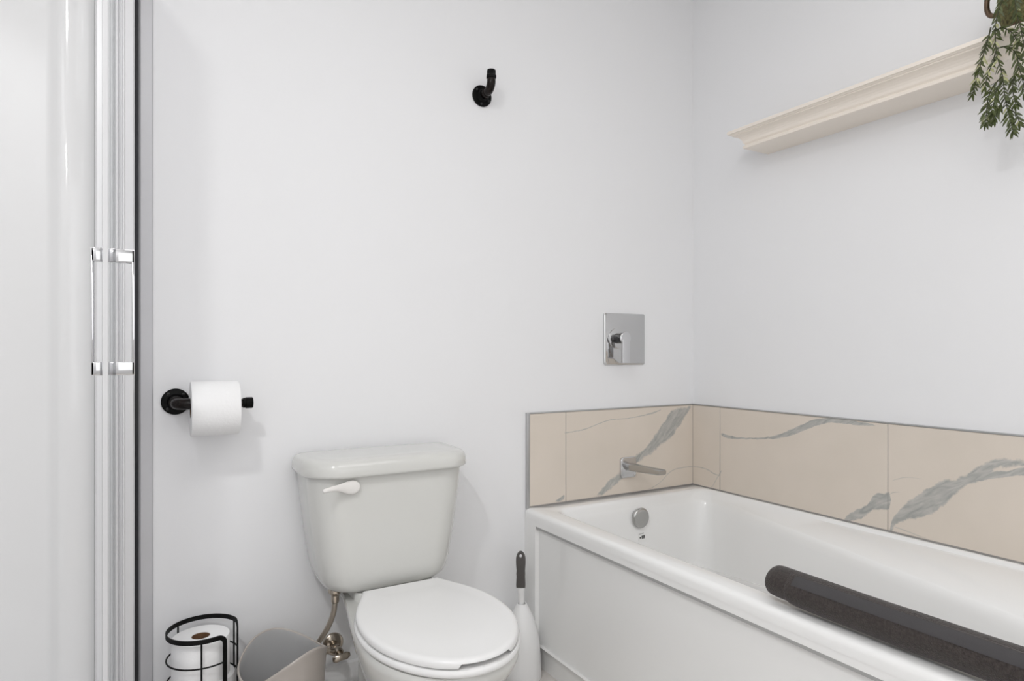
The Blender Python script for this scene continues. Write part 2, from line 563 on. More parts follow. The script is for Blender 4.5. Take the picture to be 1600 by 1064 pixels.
mb = MB()
ov = Vector((-0.3530, -0.0960, 0.4365))
mb.lathe([(0.031, -0.006), (0.0340, 0.002), (0.0352, 0.006), (0.0345, 0.0095), (0.0315, 0.0118), (0.0285, 0.0126), (0.018, 0.0136), (0.006, 0.0140)], ov, 'Y', 40, sign=-1)
mb.build('overflow_cover', M['spout'], tub, sharp=60)
mb = MB().box(-0.7610, -0.7520, -1.458, -0.0675, 0.4472, 0.4548)  # grey joint strip; its colour stands in for the shadow gap above the panel
mb.build('shadow_gap_strip', M['gapshade'], tub)


def wy(z, d):
    return -0.090 - (0.440 - z) * 0.125 - d


def on_wall(pts, d0, d1):
    return [[(x, wy(z, d), z) for x, z in pts] for d in (d0, d1)]


mb = MB()
mb.loft(on_wall([(-0.362, 0.3560), (-0.331, 0.3560), (-0.331, 0.3830), (-0.362, 0.3830)], -0.001, 0.0010))
st = mb.build('care_sticker', M['stick'], tub, smooth=False)
mb = MB()
mb.loft(on_wall([(-0.359, 0.3785), (-0.336, 0.3805), (-0.336, 0.3815), (-0.359, 0.3795)], 0.0005, 0.0016))
mb.loft(on_wall([(-0.3585, 0.3675), (-0.353, 0.3640), (-0.349, 0.3650), (-0.349, 0.3705), (-0.354, 0.3690)], 0.0005, 0.0016))
for k in range(3):
    xx = -0.3475 + 0.005 * k
    mb.loft(on_wall([(xx, 0.3700), (xx + 0.0016, 0.3745), (xx + 0.0044, 0.3655), (xx + 0.0028, 0.3625)], 0.0005, 0.0016))
    mb.loft(on_wall([(xx, 0.3645), (xx + 0.001, 0.3625), (xx + 0.0048, 0.3720), (xx + 0.0036, 0.3735)], 0.0005, 0.0017))
mb.build('printed_mark', M['ink'], st, smooth=False)

# ------------------------------------------------------------------ tub spout and mixer
sp_ = thing('tub_spout', (-0.335, -0.009, 0.56), 'flat chrome tub spout on the veined tile above the overflow cap', 'tap')
mb = MB()
mb.loft([[(x, y, z) for x, z in roundrect(-0.370 + i, -0.300 - i, 0.560 + i, 0.634 - i, 0.012, 6)] for y, i in ((-0.009, 0), (-0.0165, 0), (-0.0185, 0.002))])
mb.build('wall_plate', M['chrome'], sp_)
mb = MB()
secs = [(-0.018, 0.588, 0.612), (-0.10, 0.592, 0.613), (-0.186, 0.597, 0.6145), (-0.190, 0.599, 0.6125)]
mb.loft([[(x, y, z) for x, z in roundrect(-0.352, -0.318, a, c, 0.003, 3)] for y, a, c in secs])
mb.build('spout', M['spout'], sp_)

mx = thing('shower_mixer', (-0.3435, 0.0, 0.966), 'square chrome mixer plate with round lever handle on the wall above the spout', 'tap')
mb = MB()
mb.loft([[(x, y, z) for x, z in roundrect(-0.4365 + i, -0.2505 - i, 0.9665 + i, 1.1500 - i, 0.006, 5)] for y, i in ((0, 0), (-0.0055, 0), (-0.008, 0.003))])
mb.build('wall_plate', M['satin'], mx)
mb = MB()
HC = (-0.3830, -0.008, 1.0605)
mb.lathe([(0.0365, 0.0), (0.0365, 0.003), (0.0345, 0.004), (0.0, 0.004)], HC, 'Y', 40, sign=-1)
mb.build('trim_ring', M['satin'], mx)
mb = MB()
mb.lathe([(0.0185, 0.004), (0.0185, 0.028), (0.0195, 0.030), (0.0195, 0.044), (0.0, 0.044)], HC, 'Y', 36, sign=-1)
mb.build('handle_hub', M['gun'], mx)
mb = MB()
mb.lathe([(0.0190, 0.0440), (0.0222, 0.0455), (0.0228, 0.0480), (0.0222, 0.0505), (0.0205, 0.0515), (0.0, 0.0515)], HC, 'Y', 40, sign=-1)
mb.build('handle_cap', M['chrome'], mx, sharp=30)
mb = MB()
mb.loft([[(x, y, z) for x, y in roundrect(-0.3985, -0.3690, -0.0640, -0.0510, 0.0020, 3)] for z in (0.974, 1.056)])
mb.build('lever', M['chrome'], mx)

# ------------------------------------------------------------------ toilet
TX = -1.268
toi = thing('toilet', (TX, -0.35, 0.0), 'white two-piece toilet with closed lid between the bin and the tub', 'toilet')
# bowl and pedestal
ZS = 0.372


def bowl_outline(hw, yb, yf, hb, z, n=40):
    """closed outline: flat back of half-width hb, widest hw, rounded front"""
    pts = []
    yc = yf + hw * 1.32
    for k in range(n + 1):
        a = pi * k / n
        pts.append((TX + hw * cos(a), yc - hw * 1.32 * sin(a), z))
    for k in range(1, 9):
        t = k / 9
        s = t * t * (3 - 2 * t)
        pts.append((TX - hw + (hw - hb) * s, yc + (yb - yc) * t, z))
    pts.append((TX - hb, yb, z))
    pts.append((TX + hb, yb, z))
    for k in range(8, 0, -1):
        t = k / 9
        s = t * t * (3 - 2 * t)
        pts.append((TX + hw - (hw - hb) * s, yc + (yb - yc) * t, z))
    return pts


mb = MB()
L = []
for hw, yb, yf, hb, z in ((0.118, -0.10, -0.56, 0.095, 0.0), (0.118, -0.10, -0.56, 0.095, 0.018), (0.108, -0.105, -0.54, 0.085, 0.030), (0.104, -0.11, -0.52, 0.082, 0.12),
                          (0.118, -0.11, -0.55, 0.082, 0.20), (0.148, -0.08, -0.61, 0.090, 0.27), (0.168, -0.04, -0.660, 0.105, 0.325), (0.173, -0.025, -0.678, 0.118, 0.352),
                          (0.173, -0.025, -0.680, 0.120, 0.364), (0.169, -0.028, -0.676, 0.117, ZS - 0.001)):
    L.append(bowl_outline(hw, yb, yf, hb, z))
mb.loft(L)
# raised block under the tank
mb.loft([[(x, y, z) for x, y in roundrect(TX - 0.112 + i, TX + 0.112 - i, -0.205 + i, -0.03, (0.02, 0.02, 0.035, 0.035), 6)] for z, i in ((0.355, 0.0), (0.386, 0.003), (0.392, 0.006))])
mb.build('bowl', M['china'], toi, sharp=45)

# outline of seat and lid: half-width against y
LIDW = [(-0.218, 0.1025), (-0.240, 0.113), (-0.270, 0.127), (-0.305, 0.1435), (-0.345, 0.158), (-0.385, 0.167), (-0.430, 0.1715), (-0.475, 0.1705), (-0.520, 0.163), (-0.560, 0.150), (-0.600, 0.1295), (-0.630, 0.108), (-0.655, 0.083), (-0.672, 0.056), (-0.682, 0.028), (-0.685, 0.0)]


def catmull(P_, sub=4):
    out = []
    for i in range(len(P_) - 1):
        p0, p1, p2, p3 = P_[max(i - 1, 0)], P_[i], P_[i + 1], P_[min(i + 2, len(P_) - 1)]
        for k in range(sub):
            t = k / sub
            out.append(tuple(0.5 * ((2 * b) + (c - a) * t + (2 * a - 5 * b + 4 * c - d) * t * t + (3 * b - a - 3 * c + d) * t ** 3) for a, b, c, d in zip(p0, p1, p2, p3)))
    out.append(tuple(P_[-1]))
    return out


half = catmull(LIDW, 5)
OUT = [(TX - w, y) for y, w in half] + [(TX + w, y) for y, w in reversed(half[:-1])]
CENY = -0.44


def inset(pts, d):
    """shrink a star-shaped outline by d towards its middle line"""
    res = []
    for x, y in pts:
        c = Vector((TX, min(max(y, -0.52), -0.36)))
        v = c - Vector((x, y))
        v.normalize()
        res.append((x + v.x * d, y + v.y * d))
    return res


mb = MB()
L = []
for d, z in ((0.010, ZS), (-0.001, ZS + 0.004), (-0.004, ZS + 0.009), (-0.004, ZS + 0.014), (-0.001, ZS + 0.0185), (0.008, ZS + 0.0195), (0.05, ZS + 0.0195)):
    L.append([(x, y, z) for x, y in inset(OUT, d)])
L.append([(x, y, ZS) for x, y in inset(OUT, 0.060)])
mb.loft(L, cap0=False, cap1=False)
mb.build('seat', M['seat'], toi, sharp=50)

ZL = 0.3935
mb = MB()
L = []
for d, z in ((0.010, ZL + 0.005), (0.0015, ZL), (0.0, ZL + 0.003), (0.0, ZL + 0.010), (0.002, ZL + 0.0145), (0.006, ZL + 0.0165), (0.012, ZL + 0.0172), (1.015, ZL + 0.01722), (1.03, ZL + 0.01724), (1.20, ZL + 0.0176), (1.245, ZL + 0.0184), (1.50, ZL + 0.0190)):
    row = []
    ring_ = inset(OUT, d) if d < 1 else [(TX + (x - TX) * (2 - d), CENY + (y - CENY) * (2 - d)) for x, y in inset(OUT, 0.012)]
    for x, y in ring_:
        zz = z
        ang = math.degrees(math.atan2(y - CENY, x - TX))
        if z < ZL + 0.004 and -101 < ang < -72:   # finger notch in the front edge
            zz = ZL + 0.0095
        row.append((x, y, zz))
    L.append(row)
mb.loft(L)
mb.build('lid', M['seat'], toi, sharp=50)
for s in (-1, 1):
    mb = MB()
    mb.loft([[(x, y, z) for x, y in roundrect(TX + s * 0.07 - 0.016, TX + s * 0.07 + 0.016, -0.2235, -0.207, 0.006, 4)] for z in (ZS - 0.002, ZS + 0.024)])
    mb.build('lid_hinge', M['seat'], toi)

# tank
TK = -1.2800
mb = MB()
L = []
for z, hw, yf, r in ((0.3930, 0.125, -0.165, 0.055), (0.3940, 0.142, -0.178, 0.065), (0.3975, 0.156, -0.186, 0.07), (0.406, 0.1665, -0.192, 0.072), (0.420, 0.1745, -0.1955, 0.074), (0.445, 0.1815, -0.198, 0.075), (0.51, 0.1920, -0.201, 0.075), (0.60, 0.2045, -0.205, 0.075), (0.68, 0.2125, -0.208, 0.075), (0.704, 0.2140, -0.209, 0.075)):
    L.append([(x, y, z) for x, y in roundrect(TK - hw, TK + hw, yf, -0.018, (0.015, 0.015, r, r), 14)])
mb.loft(L)
mb.build('tank', M['china'], toi, sharp=50)
mb = MB()
L = []
for z, ins in ((0.6985, 0.012), (0.6985, 0.001), (0.701, -0.0015), (0.706, -0.0025), (0.722, -0.001), (0.731, 0.0025), (0.737, 0.008), (0.7405, 0.016), (0.742, 0.028), (0.7435, 0.06)):
    L.append([(x, y, z) for x, y in roundrect(TK - 0.2245 + ins, TK + 0.2245 - ins, -0.226 + ins, -0.012 - max(ins, 0) * 0.4, (0.02, 0.02, 0.095 - ins * 0.6, 0.085 - ins * 0.6), 16)])
mb.loft(L)
mb.build('tank_lid', M['china'], toi, sharp=60)
# flush lever: a round boss drawn out into a tapering arm
mb = MB()
path = [(-1.375, 0.0, 0.002), (-1.3765, 0.0060, 0.004), (-1.380, 0.0112, 0.006), (-1.387, 0.0160, 0.007), (-1.396, 0.0180, 0.008), (-1.406, 0.0168, 0.0085), (-1.416, 0.0138, 0.009), (-1.427, 0.0105, 0.009), (-1.438, 0.0080, 0.009), (-1.452, 0.0064, 0.009), (-1.466, 0.0056, 0.008), (-1.4735, 0.0050, 0.007), (-1.4755, 0.003, 0.004)]
L = []
for i, (x, h, th) in enumerate(path):
    t = max(0.0, (-1.405 - x) / 0.07)
    yc = -0.2135 - 0.026 * t - th * 0.4
    zc = 0.6735 + 0.0030 * t + 0.003 * sin(pi * min(t, 1))
    L.append([(x, yc - th * 0.6 * sin(2 * pi * k / 16), zc + max(h, 0.0005) * cos(2 * pi * k / 16)) for k in range(16)])
mb.loft(L)
mb.build('flush_lever', M['lever'], toi, sharp=60)

# ------------------------------------------------------------------ water supply
sup = thing('water_supply_valve', (-1.3895, 0.0, 0.196), 'nickel stop valve and braided hose below the left of the toilet tank', 'valve')
mb = MB()
mb.lathe([(0.029, 0.0), (0.029, 0.002), (0.026, 0.006), (0.017, 0.009), (0.011, 0.010), (0.011, 0.016)], (-1.3895, 0, 0.197), 'Y', 32, sign=-1)
mb.build('escutcheon', M['nickel'], sup)
mb = MB()
mb.tube([(-1.3895, -0.010, 0.197), (-1.3895, -0.062, 0.195)], 0.0085)
mb.lathe([(0.0125, 0.0), (0.0125, 0.014)], (-1.3895, -0.030, 0.196), 'Y', 6, sign=-1)
mb.lathe([(0.012, 0.0), (0.013, 0.006), (0.013, 0.022), (0.010, 0.026)], (-1.3895, -0.044, 0.195), 'Y', 20, sign=-1)
mb.tube([(-1.392, -0.056, 0.195), (-1.404, -0.056, 0.198), (-1.420, -0.056, 0.206)], [0.0095, 0.0095, 0.0085])
mb.lathe([(0.0105, -0.006), (0.0105, 0.008)], (-1.420, -0.056, 0.206), 'X', 6)
mb.build('valve_body', M['nickel'], sup)
mb = MB()
mb.tube([(-1.3895, -0.068, 0.195), (-1.3895, -0.084, 0.194)], [0.006, 0.006])
mb.tube([(-1.412, -0.086, 0.190), (-1.404, -0.088, 0.191), (-1.3895, -0.089, 0.193), (-1.375, -0.088, 0.195), (-1.366, -0.086, 0.196)], [0.006, 0.0105, 0.0085, 0.0105, 0.006], n=16, flat=0.6)
mb.build('valve_handle', M['nickel'], sup)
mb = MB()
hose = catmull([(-1.4105, -0.105, 0.358), (-1.4112, -0.104, 0.345), (-1.4140, -0.100, 0.320), (-1.4240, -0.090, 0.285), (-1.4400, -0.078, 0.252), (-1.4530, -0.066, 0.226), (-1.4520, -0.058, 0.208), (-1.4380, -0.056, 0.203), (-1.4200, -0.056, 0.206)], 6)
mb.tube(hose, 0.0072, 12)
mb.build('supply_hose', M['braid'], sup)
mb = MB()
mb.lathe([(0.0085, -0.026), (0.0105, -0.022), (0.0105, -0.006), (0.015, 0.0), (0.018, 0.003), (0.018, 0.014), (0.016, 0.0165)], (-1.4105, -0.105, 0.3755), 'Z', 12)
mb.build('hose_nut', M['nickel'], sup, sharp=25)

# ------------------------------------------------------------------ pipe-fitting wall hardware


def flange(mb, c, r, sign=-1):
    mb.lathe([(r * 0.97, 0.0), (r, 0.002), (r, 0.005), (r * 0.94, 0.0072), (r * 0.60, 0.0085), (r * 0.52, 0.012), (r * 0.50, 0.020), (r * 0.46, 0.022), (r * 0.30, 0.022)], c, 'Y', 40, sign=sign)


def screws(parent, c, r, angles):
    for a in angles:
        t = MB()
        t.lathe([(0.0042, 0.0065), (0.0040, 0.0085), (0.0022, 0.0095), (0.0, 0.0097)], (c[0] + r * 0.76 * cos(rad(a)), 0.0, c[2] + r * 0.76 * sin(rad(a))), 'Y', 14, sign=-1)
        t.build('screw', M['screw'], parent)


tp = thing('toilet_roll_holder', (-1.781, 0.0, 0.889), 'black iron pipe toilet roll holder on the wall beside the shower frame', 'toilet roll holder')
mb = MB()
flange(mb, (-1.781, 0, 0.889), 0.0325)
mb.build('flange', M['black'], tp)
screws(tp, (-1.781, 0, 0.889), 0.0325, (130, 225, 45, 315))
mb = MB()
pts = [(-1.781, -0.016, 0.889), (-1.781, -0.040, 0.888)] + [(-1.781 + 0.030 * (1 - cos(a)), -0.044 - 0.030 * sin(a), 0.887) for a in [rad(x) for x in range(0, 91, 10)]] + [(-1.742, -0.074, 0.8865)]
mb.tube(pts, [0.0135, 0.0125] + [0.0138] * 10 + [0.0138], 20)
mb.lathe([(0.0135, 0.0), (0.0158, 0.001), (0.0158, 0.008), (0.0135, 0.009)], (-1.781, -0.030, 0.8885), 'Y', 24, sign=-1)
mb.lathe([(0.0135, 0.0), (0.0162, 0.001), (0.0162, 0.010), (0.0135, 0.011)], (-1.7520, -0.074, 0.8867), 'X', 24)
mb.build('elbow', M['iron'], tp)
mb = MB()
mb.tube([(-1.744, -0.074, 0.8865), (-1.618, -0.074, 0.8845)], 0.0105, 20)
mb.build('pipe', M['iron'], tp)
mb = MB()
mb.lathe([(0.0105, 0.0), (0.0128, 0.001), (0.0128, 0.006), (0.0142, 0.008), (0.0142, 0.022), (0.0128, 0.0245), (0.0, 0.0250)], (-1.6345, -0.074, 0.8850), 'X', 20)
mb.build('end_cap', M['black'], tp, sharp=30)

hk = thing('wall_hook', (-0.9225, 0.0, 1.822), 'black iron pipe hook with upturned elbow high on the back wall', 'hook')
HX, HZ = -0.9215, 1.8215
mb = MB()
flange(mb, (HX, 0, HZ), 0.0335)
mb.build('flange', M['black'], hk)
screws(hk, (HX, 0, HZ), 0.0335, (140, 262, 40, 330))
mb = MB()
pts = [(HX, -0.016, HZ), (HX, -0.036, HZ)] + [(HX, -0.040 - 0.026 * sin(a), HZ + 0.026 * (1 - cos(a))) for a in [rad(x) for x in range(0, 91, 10)]] + [(HX, -0.066, HZ + 0.040)]
mb.tube(pts, [0.0125, 0.0125] + [0.0135] * 10 + [0.0115], 20)
mb.lathe([(0.0125, 0.0), (0.0150, 0.001), (0.0150, 0.009), (0.0130, 0.010)], (HX, -0.028, HZ), 'Y', 24, sign=-1)
mb.build('elbow', M['iron'], hk)
mb = MB()
mb.lathe([(0.0115, 0.0), (0.0160, 0.002), (0.0160, 0.009), (0.0142, 0.012), (0.0142, 0.024), (0.0128, 0.027), (0.0, 0.0275)], (HX, -0.066, HZ + 0.032), 'Z', 8)
mb.build('end_cap', M['black'], hk, sharp=25)

# ------------------------------------------------------------------ toilet rolls


def toilet_roll(label, loc, r, core, length, axis='Z', group=None):
    t = thing('toilet_roll', loc, label, 'toilet roll', group)
    mb = MB()
    mb.lathe([(core, 0.0), (r * 0.985, 0.0), (r, 0.0025), (r, length - 0.0025), (r * 0.985, length), (core, length), (core, 0.0)], loc, axis, 48, cap0=False, cap1=False)
    mb.build('paper', M['paper'], t)
    mb = MB()
    mb.lathe([(core, 0.0005), (core, length - 0.001), (core - 0.0015, length - 0.001), (core - 0.0015, 0.0005), (core, 0.0005)], loc, axis, 32, cap0=False, cap1=False)
    mb.build('cardboard_core', M['card'], t)
    return t


toilet_roll('white toilet roll hanging on the black pipe holder', (-1.7520, -0.074, 0.8745), 0.0665, 0.0230, 0.1070, "X")

# ------------------------------------------------------------------ wire stand with spare rolls
BX, BY, BR, BZ = -1.7270, -0.100, 0.0780, 0.346
A0, A1 = -57.0, 2.0
bk = thing('toilet_roll_stand', (BX, BY, 0.0), 'black wire spare roll stand with an open side on the floor', 'toilet roll stand')


def strip(mb, path, w, th, centre):
    """flat band: width w along the local tangent-normal in the cylinder surface, thickness th radially"""
    loops = []
    m = len(path)
    for i, p in enumerate(path):
        p = Vector(p)
        a, b = Vector(path[max(i - 1, 0)]), Vector(path[min(i + 1, m - 1)])
        t = (b - a).normalized()
        rdl = Vector((p.x - centre[0], p.y - centre[1], 0)).normalized()
        s = t.cross(rdl).normalized()
        loops.append([p + s * w / 2 + rdl * th / 2, p - s * w / 2 + rdl * th / 2, p - s * w / 2 - rdl * th / 2, p + s * w / 2 - rdl * th / 2])
    mb.loft(loops)


def cylp(a, z, r=BR):
    return (BX + r * cos(rad(a)), BY + r * sin(rad(a)), z)


mb = MB()
path = []
rr = 13.0   # degrees used by the rounded upper corners
zr_ = BR * rad(rr)
for z in (0.004, 0.10, 0.20, 0.28, BZ - zr_ - 0.004):
    path.append(cylp(A0, z))
for k in range(1, 9):
    q = rad(90 * k / 8)
    path.append(cylp(A0 - rr * (1 - cos(q)), BZ - zr_ + zr_ * sin(q)))
a = A0 - rr - 6
while a > A1 - 360 + rr + 3:
    path.append(cylp(a, BZ))
    a -= 6
for k in range(8, -1, -1):
    q = rad(90 * k / 8)
    path.append(cylp(A1 - 360 + rr * (1 - cos(q)), BZ - zr_ + zr_ * sin(q)))
for z in (0.28, 0.20, 0.10, 0.004):
    path.append(cylp(A1, z))
strip(mb, path, 0.0105, 0.003, (BX, BY))
mb.build('rim_band', M['wire'], bk, sharp=40)
for z in (0.285, 0.230, 0.175, 0.120, 0.065):
    mb = MB()
    mb.tube([cylp(A0 - (A0 - A1 + 360) * k / 44, z) for k in range(45)], 0.0019, 8)
    mb.build('wire_ring', M['wire'], bk)
for a in (-96, 130, 21):
    mb = MB()
    mb.tube([cylp(a, 0.004), cylp(a, BZ - 0.003)], 0.0021, 8)
    mb.build('wire_upright', M['wire'], bk)
mb = MB()
mb.lathe([(BR + 0.002, 0.0), (BR + 0.002, 0.004), (0.0, 0.004)], (BX, BY, 0.0), 'Z', 40, cap0=True)
mb.build('base_plate', M['wire'], bk)
toilet_roll('white spare toilet roll topmost in the black wire stand', (BX - 0.004, BY, 0.2360), 0.0640, 0.0205, 0.0950)
toilet_roll('white spare toilet roll under the topmost one in the black wire stand', (BX + 0.0075, BY - 0.002, 0.1405), 0.0640, 0.0205, 0.0950)
toilet_roll('white spare toilet roll lowest in the black wire stand', (BX - 0.001, BY, 0.0450), 0.0640, 0.0205, 0.0950)
bpy.data.objects['toilet_roll.003'].location.z = 0.0450

# ------------------------------------------------------------------ waste bin
NX, NY, NR, NZ = -1.5585, -0.190, 0.1020, 0.287
bn = thing('waste_bin', (NX, NY, 0.0), 'taupe plastic waste bin with a swooping slanted rim beside the toilet', 'bin')


BIN_RIM = (-0.024, -0.032, -0.036, -0.030, -0.0152, 0.003, 0.017, 0.028, 0.0335, 0.028, 0.0155, 0.003,
           -0.007, -0.0125, -0.0105, -0.0035, 0.006, 0.0164, 0.0244, 0.0245, 0.018, 0.0046, -0.010, -0.018)


def bin_h(a):
    """rim height against angle, smoothed"""
    def at(q):
        q = ((q + 180) % 360) / 15
        i0 = int(q)
        t = q - i0
        return BIN_RIM[i0 % 24] * (1 - t) + BIN_RIM[(i0 + 1) % 24] * t
    return sum(at(a + d) for d in (-12, -8, -4, 0, 4, 8, 12)) / 7


def bin_loop(f, dr, n=72):
    out = []
    for k in range(n):
        a = 360.0 * k / n
        z = 0.002 + (NZ + bin_h(a) - 0.002) * f
        rr_ = (0.080 + (NR - 0.080) * min(1.0, (z / NZ)) ** 0.8) - dr
        out.append((NX + rr_ * cos(rad(a)), NY + rr_ * sin(rad(a)), z))
    return out


mb = MB()
mb.loft([bin_loop(f, d) for f, d in ((0.0, 0.006), (0.012, 0.001), (0.2, 0.0), (0.4, 0), (0.6, 0), (0.8, 0), (0.9, 0), (0.965, 0.0), (0.985, -0.0016), (0.996, -0.0005), (1.0, 0.0018), (0.996, 0.0034), (0.985, 0.0038))], cap0=True, cap1=False)
mb.build('outer_shell', M['taupe'], bn, sharp=60)
mb = MB()
mb.loft([bin_loop(f, d) for f, d in ((0.988, 0.0036), (0.975, 0.0046), (0.9, 0.005), (0.7, 0.005), (0.5, 0.005), (0.3, 0.005), (0.1, 0.005), (0.03, 0.012))], cap0=False, cap1=True)
mb.build('inner_lining', M['greyin'], bn, sharp=60)

# ------------------------------------------------------------------ toilet brush and its holder
HBX, HBY = -0.8265, -0.0905
hb = MB()
prof = [(0.0600, 0.0), (0.0610, 0.004), (0.0600, 0.020), (0.0585, 0.070), (0.0545, 0.115), (0.0470, 0.155), (0.0350, 0.190), (0.0225, 0.215), (0.0165, 0.226), (0.0150, 0.229), (0.0125, 0.229), (0.0125, 0.200), (0.0, 0.198)]
hb.lathe(prof, (HBX, HBY, 0.0), 'Z', 48, cap1=False)
hb2 = hb.build('toilet_brush_holder', M['whiteplastic'], None, origin=(HBX, HBY, 0), sharp=50)
tag(hb2, 'white tapered toilet brush holder on the floor between the toilet and the tub', 'brush holder')
br = thing('toilet_brush', (HBX, HBY, 0.20), 'toilet brush with dark grey grip standing in its white holder', 'toilet brush')
mb = MB()
bxp = HBX - 0.003
mb.tube([(bxp + 0.002, HBY, 0.199), (bxp + 0.001, HBY, 0.235), (bxp, HBY, 0.262), (bxp - 0.001, HBY, 0.272), (bxp - 0.001, HBY, 0.2795)], [0.0085, 0.0085, 0.0100, 0.0122, 0.0126], 16)
mb.build('shaft', M['whiteplastic'], br)
# grip: flattened paddle with finger waves and a hanging hole
mb = MB()
gz = [(w_, x_ * 1.14) for w_, x_ in ((0.2790, 0.0124), (0.288, 0.0128), (0.300, 0.0124), (0.312, 0.0119), (0.322, 0.0124), (0.332, 0.0118), (0.342, 0.0124), (0.352, 0.0130), (0.360, 0.0132))]
cx_, hzc, hr, n = bxp - 0.001, 0.3775, 0.0055, 40
VY = Vector((sin(0.54), cos(0.54), 0))      # thickness direction of the grip
VX = Vector((cos(0.54), -sin(0.54), 0))
outer = []
for z, w in gz:
    outer.append((w, z))
top = [(0.0150 * cos(rad(t)), 0.366 + 0.0265 * sin(rad(t))) for t in range(0, 181, 12)]
outl = [(w, z) for w, z in outer] + top + [(-w, z) for w, z in reversed(outer)]
cen = Vector((cx_, HBY, 0))
n = len(outl)
hole = []
for w, z in outl:
    aa = math.atan2((z - hzc), w)
    hole.append((hr * 0.85 * cos(aa), hzc + hr * 1.25 * sin(aa)))


def gp(p, t):
    q = cen + VX * p[0] + VY * t
    return (q.x, q.y, p[1])


def shrink(p, f):
    return (p[0] * f, 0.335 + (p[1] - 0.335) * (1 - (1 - f) * 0.25))


rows = [[gp(p, -0.0065) for p in hole], [gp(shrink(p, 0.80), -0.0075) for p in outl], [gp(shrink(p, 0.95), -0.0055) for p in outl], [gp(p, -0.002) for p in outl],
        [gp(p, 0.002) for p in outl], [gp(shrink(p, 0.95), 0.0055) for p in outl], [gp(shrink(p, 0.80), 0.0075) for p in outl], [gp(p, 0.0065) for p in hole], [gp(p, -0.0065) for p in hole]]
mb.loft(rows, cap0=False, cap1=False)
mb.build('grip', M['rubber'], br, sharp=50)

# ------------------------------------------------------------------ rolled towel on the tub rim
tw = thing('rolled_towel', (-0.705, -1.2, 0.50), 'charcoal terry towel folded in a long roll on the front rim of the tub', 'towel')
TWX, TWZ, TY0, TY1 = -0.7035, 0.5390, -1.50, -0.925


def towel_sec(y, s, turns0, turns1, r0, r1, th, n=90, sq=0.90):
    """open spiral of a thick sheet, seen in section at y"""
    o, i = [], []
    for k in range(n + 1):
        t = k / n
        a = 2 * pi * (turns0 + (turns1 - turns0) * t)
        r = (r0 + (r1 - r0) * t) * s
        wob = 1 + 0.022 * sin(3 * a + 9 * y) + 0.016 * sin(14 * y + a) + 0.008 * sin(37 * y + 2 * a)
        c_, s_ = cos(a), sin(a)
        o.append((TWX + r * wob * c_ * 1.08, y, TWZ + r * wob * s_ * sq))
        q = r * wob - th
        i.append((TWX + q * c_ * 1.08, y, TWZ + q * s_ * sq))
    return o + i[::-1]


mb = MB()
ys = [TY1 + 0.003, TY1 - 0.002, TY1 - 0.012] + [TY1 - 0.03 - (TY1 - 0.03 - TY0) * k / 26 for k in range(27)]
rows = []
for j, y in enumerate(ys):
    s = (0.86, 0.965, 1.0)[j] if j < 3 else 1.0
    rows.append(towel_sec(y, s, 0.35, 2.70, 0.006, 0.0385, 0.0105))
mb.loft(rows)
mb.build('terry_roll', M['towel'], tw, sharp=60)
# outer flap with its flat woven border
mb = MB()
ys = [-0.975, -0.980] + [-0.99 - 0.51 * k / 26 for k in range(27)]
rows = []
for j, y in enumerate(ys):
    o, i = [], []
    for k in range(31):
        t = k / 30
        a = 2 * pi * (0.335 + 0.40 * t)
        wob = 1 + 0.022 * sin(3 * a + 9 * y) + 0.016 * sin(14 * y + a) + 0.008 * sin(37 * y + 2 * a)
        r = 0.0385 * wob
        th = 0.0032 if j > 1 else (0.0012, 0.0028)[j]
        if k in (0, 30):
            th *= 0.45
        o.append((TWX + (r + th) * cos(a) * 1.08, y, TWZ + (r + th) * sin(a) * 0.90))
        i.append((TWX + (r - 0.001) * cos(a) * 1.08, y, TWZ + (r - 0.001) * sin(a) * 0.90))
    rows.append(o + i[::-1])
mb.loft(rows)
mb.build('outer_fold', M['towel'], tw, sharp=60)
mb = MB()
rows = []
for j, y in enumerate([-0.990 - 0.50 * k / 26 for k in range(27)]):
    o, i = [], []
    for k in range(13):
        t = k / 12
        a = 2 * pi * (0.352 + 0.085 * t)
        wob = 1 + 0.022 * sin(3 * a + 9 * y) + 0.016 * sin(14 * y + a) + 0.008 * sin(37 * y + 2 * a)
        r = 0.0385 * wob + 0.0032
        o.append((TWX + (r + 0.0012) * cos(a) * 1.08, y, TWZ + (r + 0.0012) * sin(a) * 0.90))
        i.append((TWX + (r - 0.002) * cos(a) * 1.08, y, TWZ + (r - 0.002) * sin(a) * 0.90))
    rows.append(o + i[::-1])
mb.loft(rows)
o = mb.build('woven_border', M['towelband'], tw, sharp=60)
o['label'] = 'smooth woven border stripe'

# ------------------------------------------------------------------ moulded shelf
mb = MB()
sy0, sy1 = -1.75, -0.343
prof = [(-0.003, 1.687), (0.0, 1.6885), (0.0, 1.696), (-0.0035, 1.6985), (-0.0045, 1.7010), (-0.0015, 1.704), (0.0, 1.7065), (0.0015, 1.713), (0.005, 1.719), (0.0105, 1.7245), (0.0175, 1.7285), (0.0245, 1.7305), (0.0245, 1.7335), (0.0285, 1.7345), (0.0305, 1.7365), (0.0360, 1.7375), (0.0360, 1.7460), (0.0350, 1.7475)]
L = []
for o_, z in prof:
    L.append([(0.0, sy1 + o_, z), (-0.121 - o_, sy1 + o_, z), (-0.121 - o_, sy0 - o_, z), (0.0, sy0 - o_, z)])
mb.loft(L)
sh = mb.build('wall_shelf', M['shelf'], None, origin=(-0.06, -1.0, 1.687), sharp=12)
tag(sh, 'cream wooden ledge shelf with moulded edge on the right wall', 'shelf')

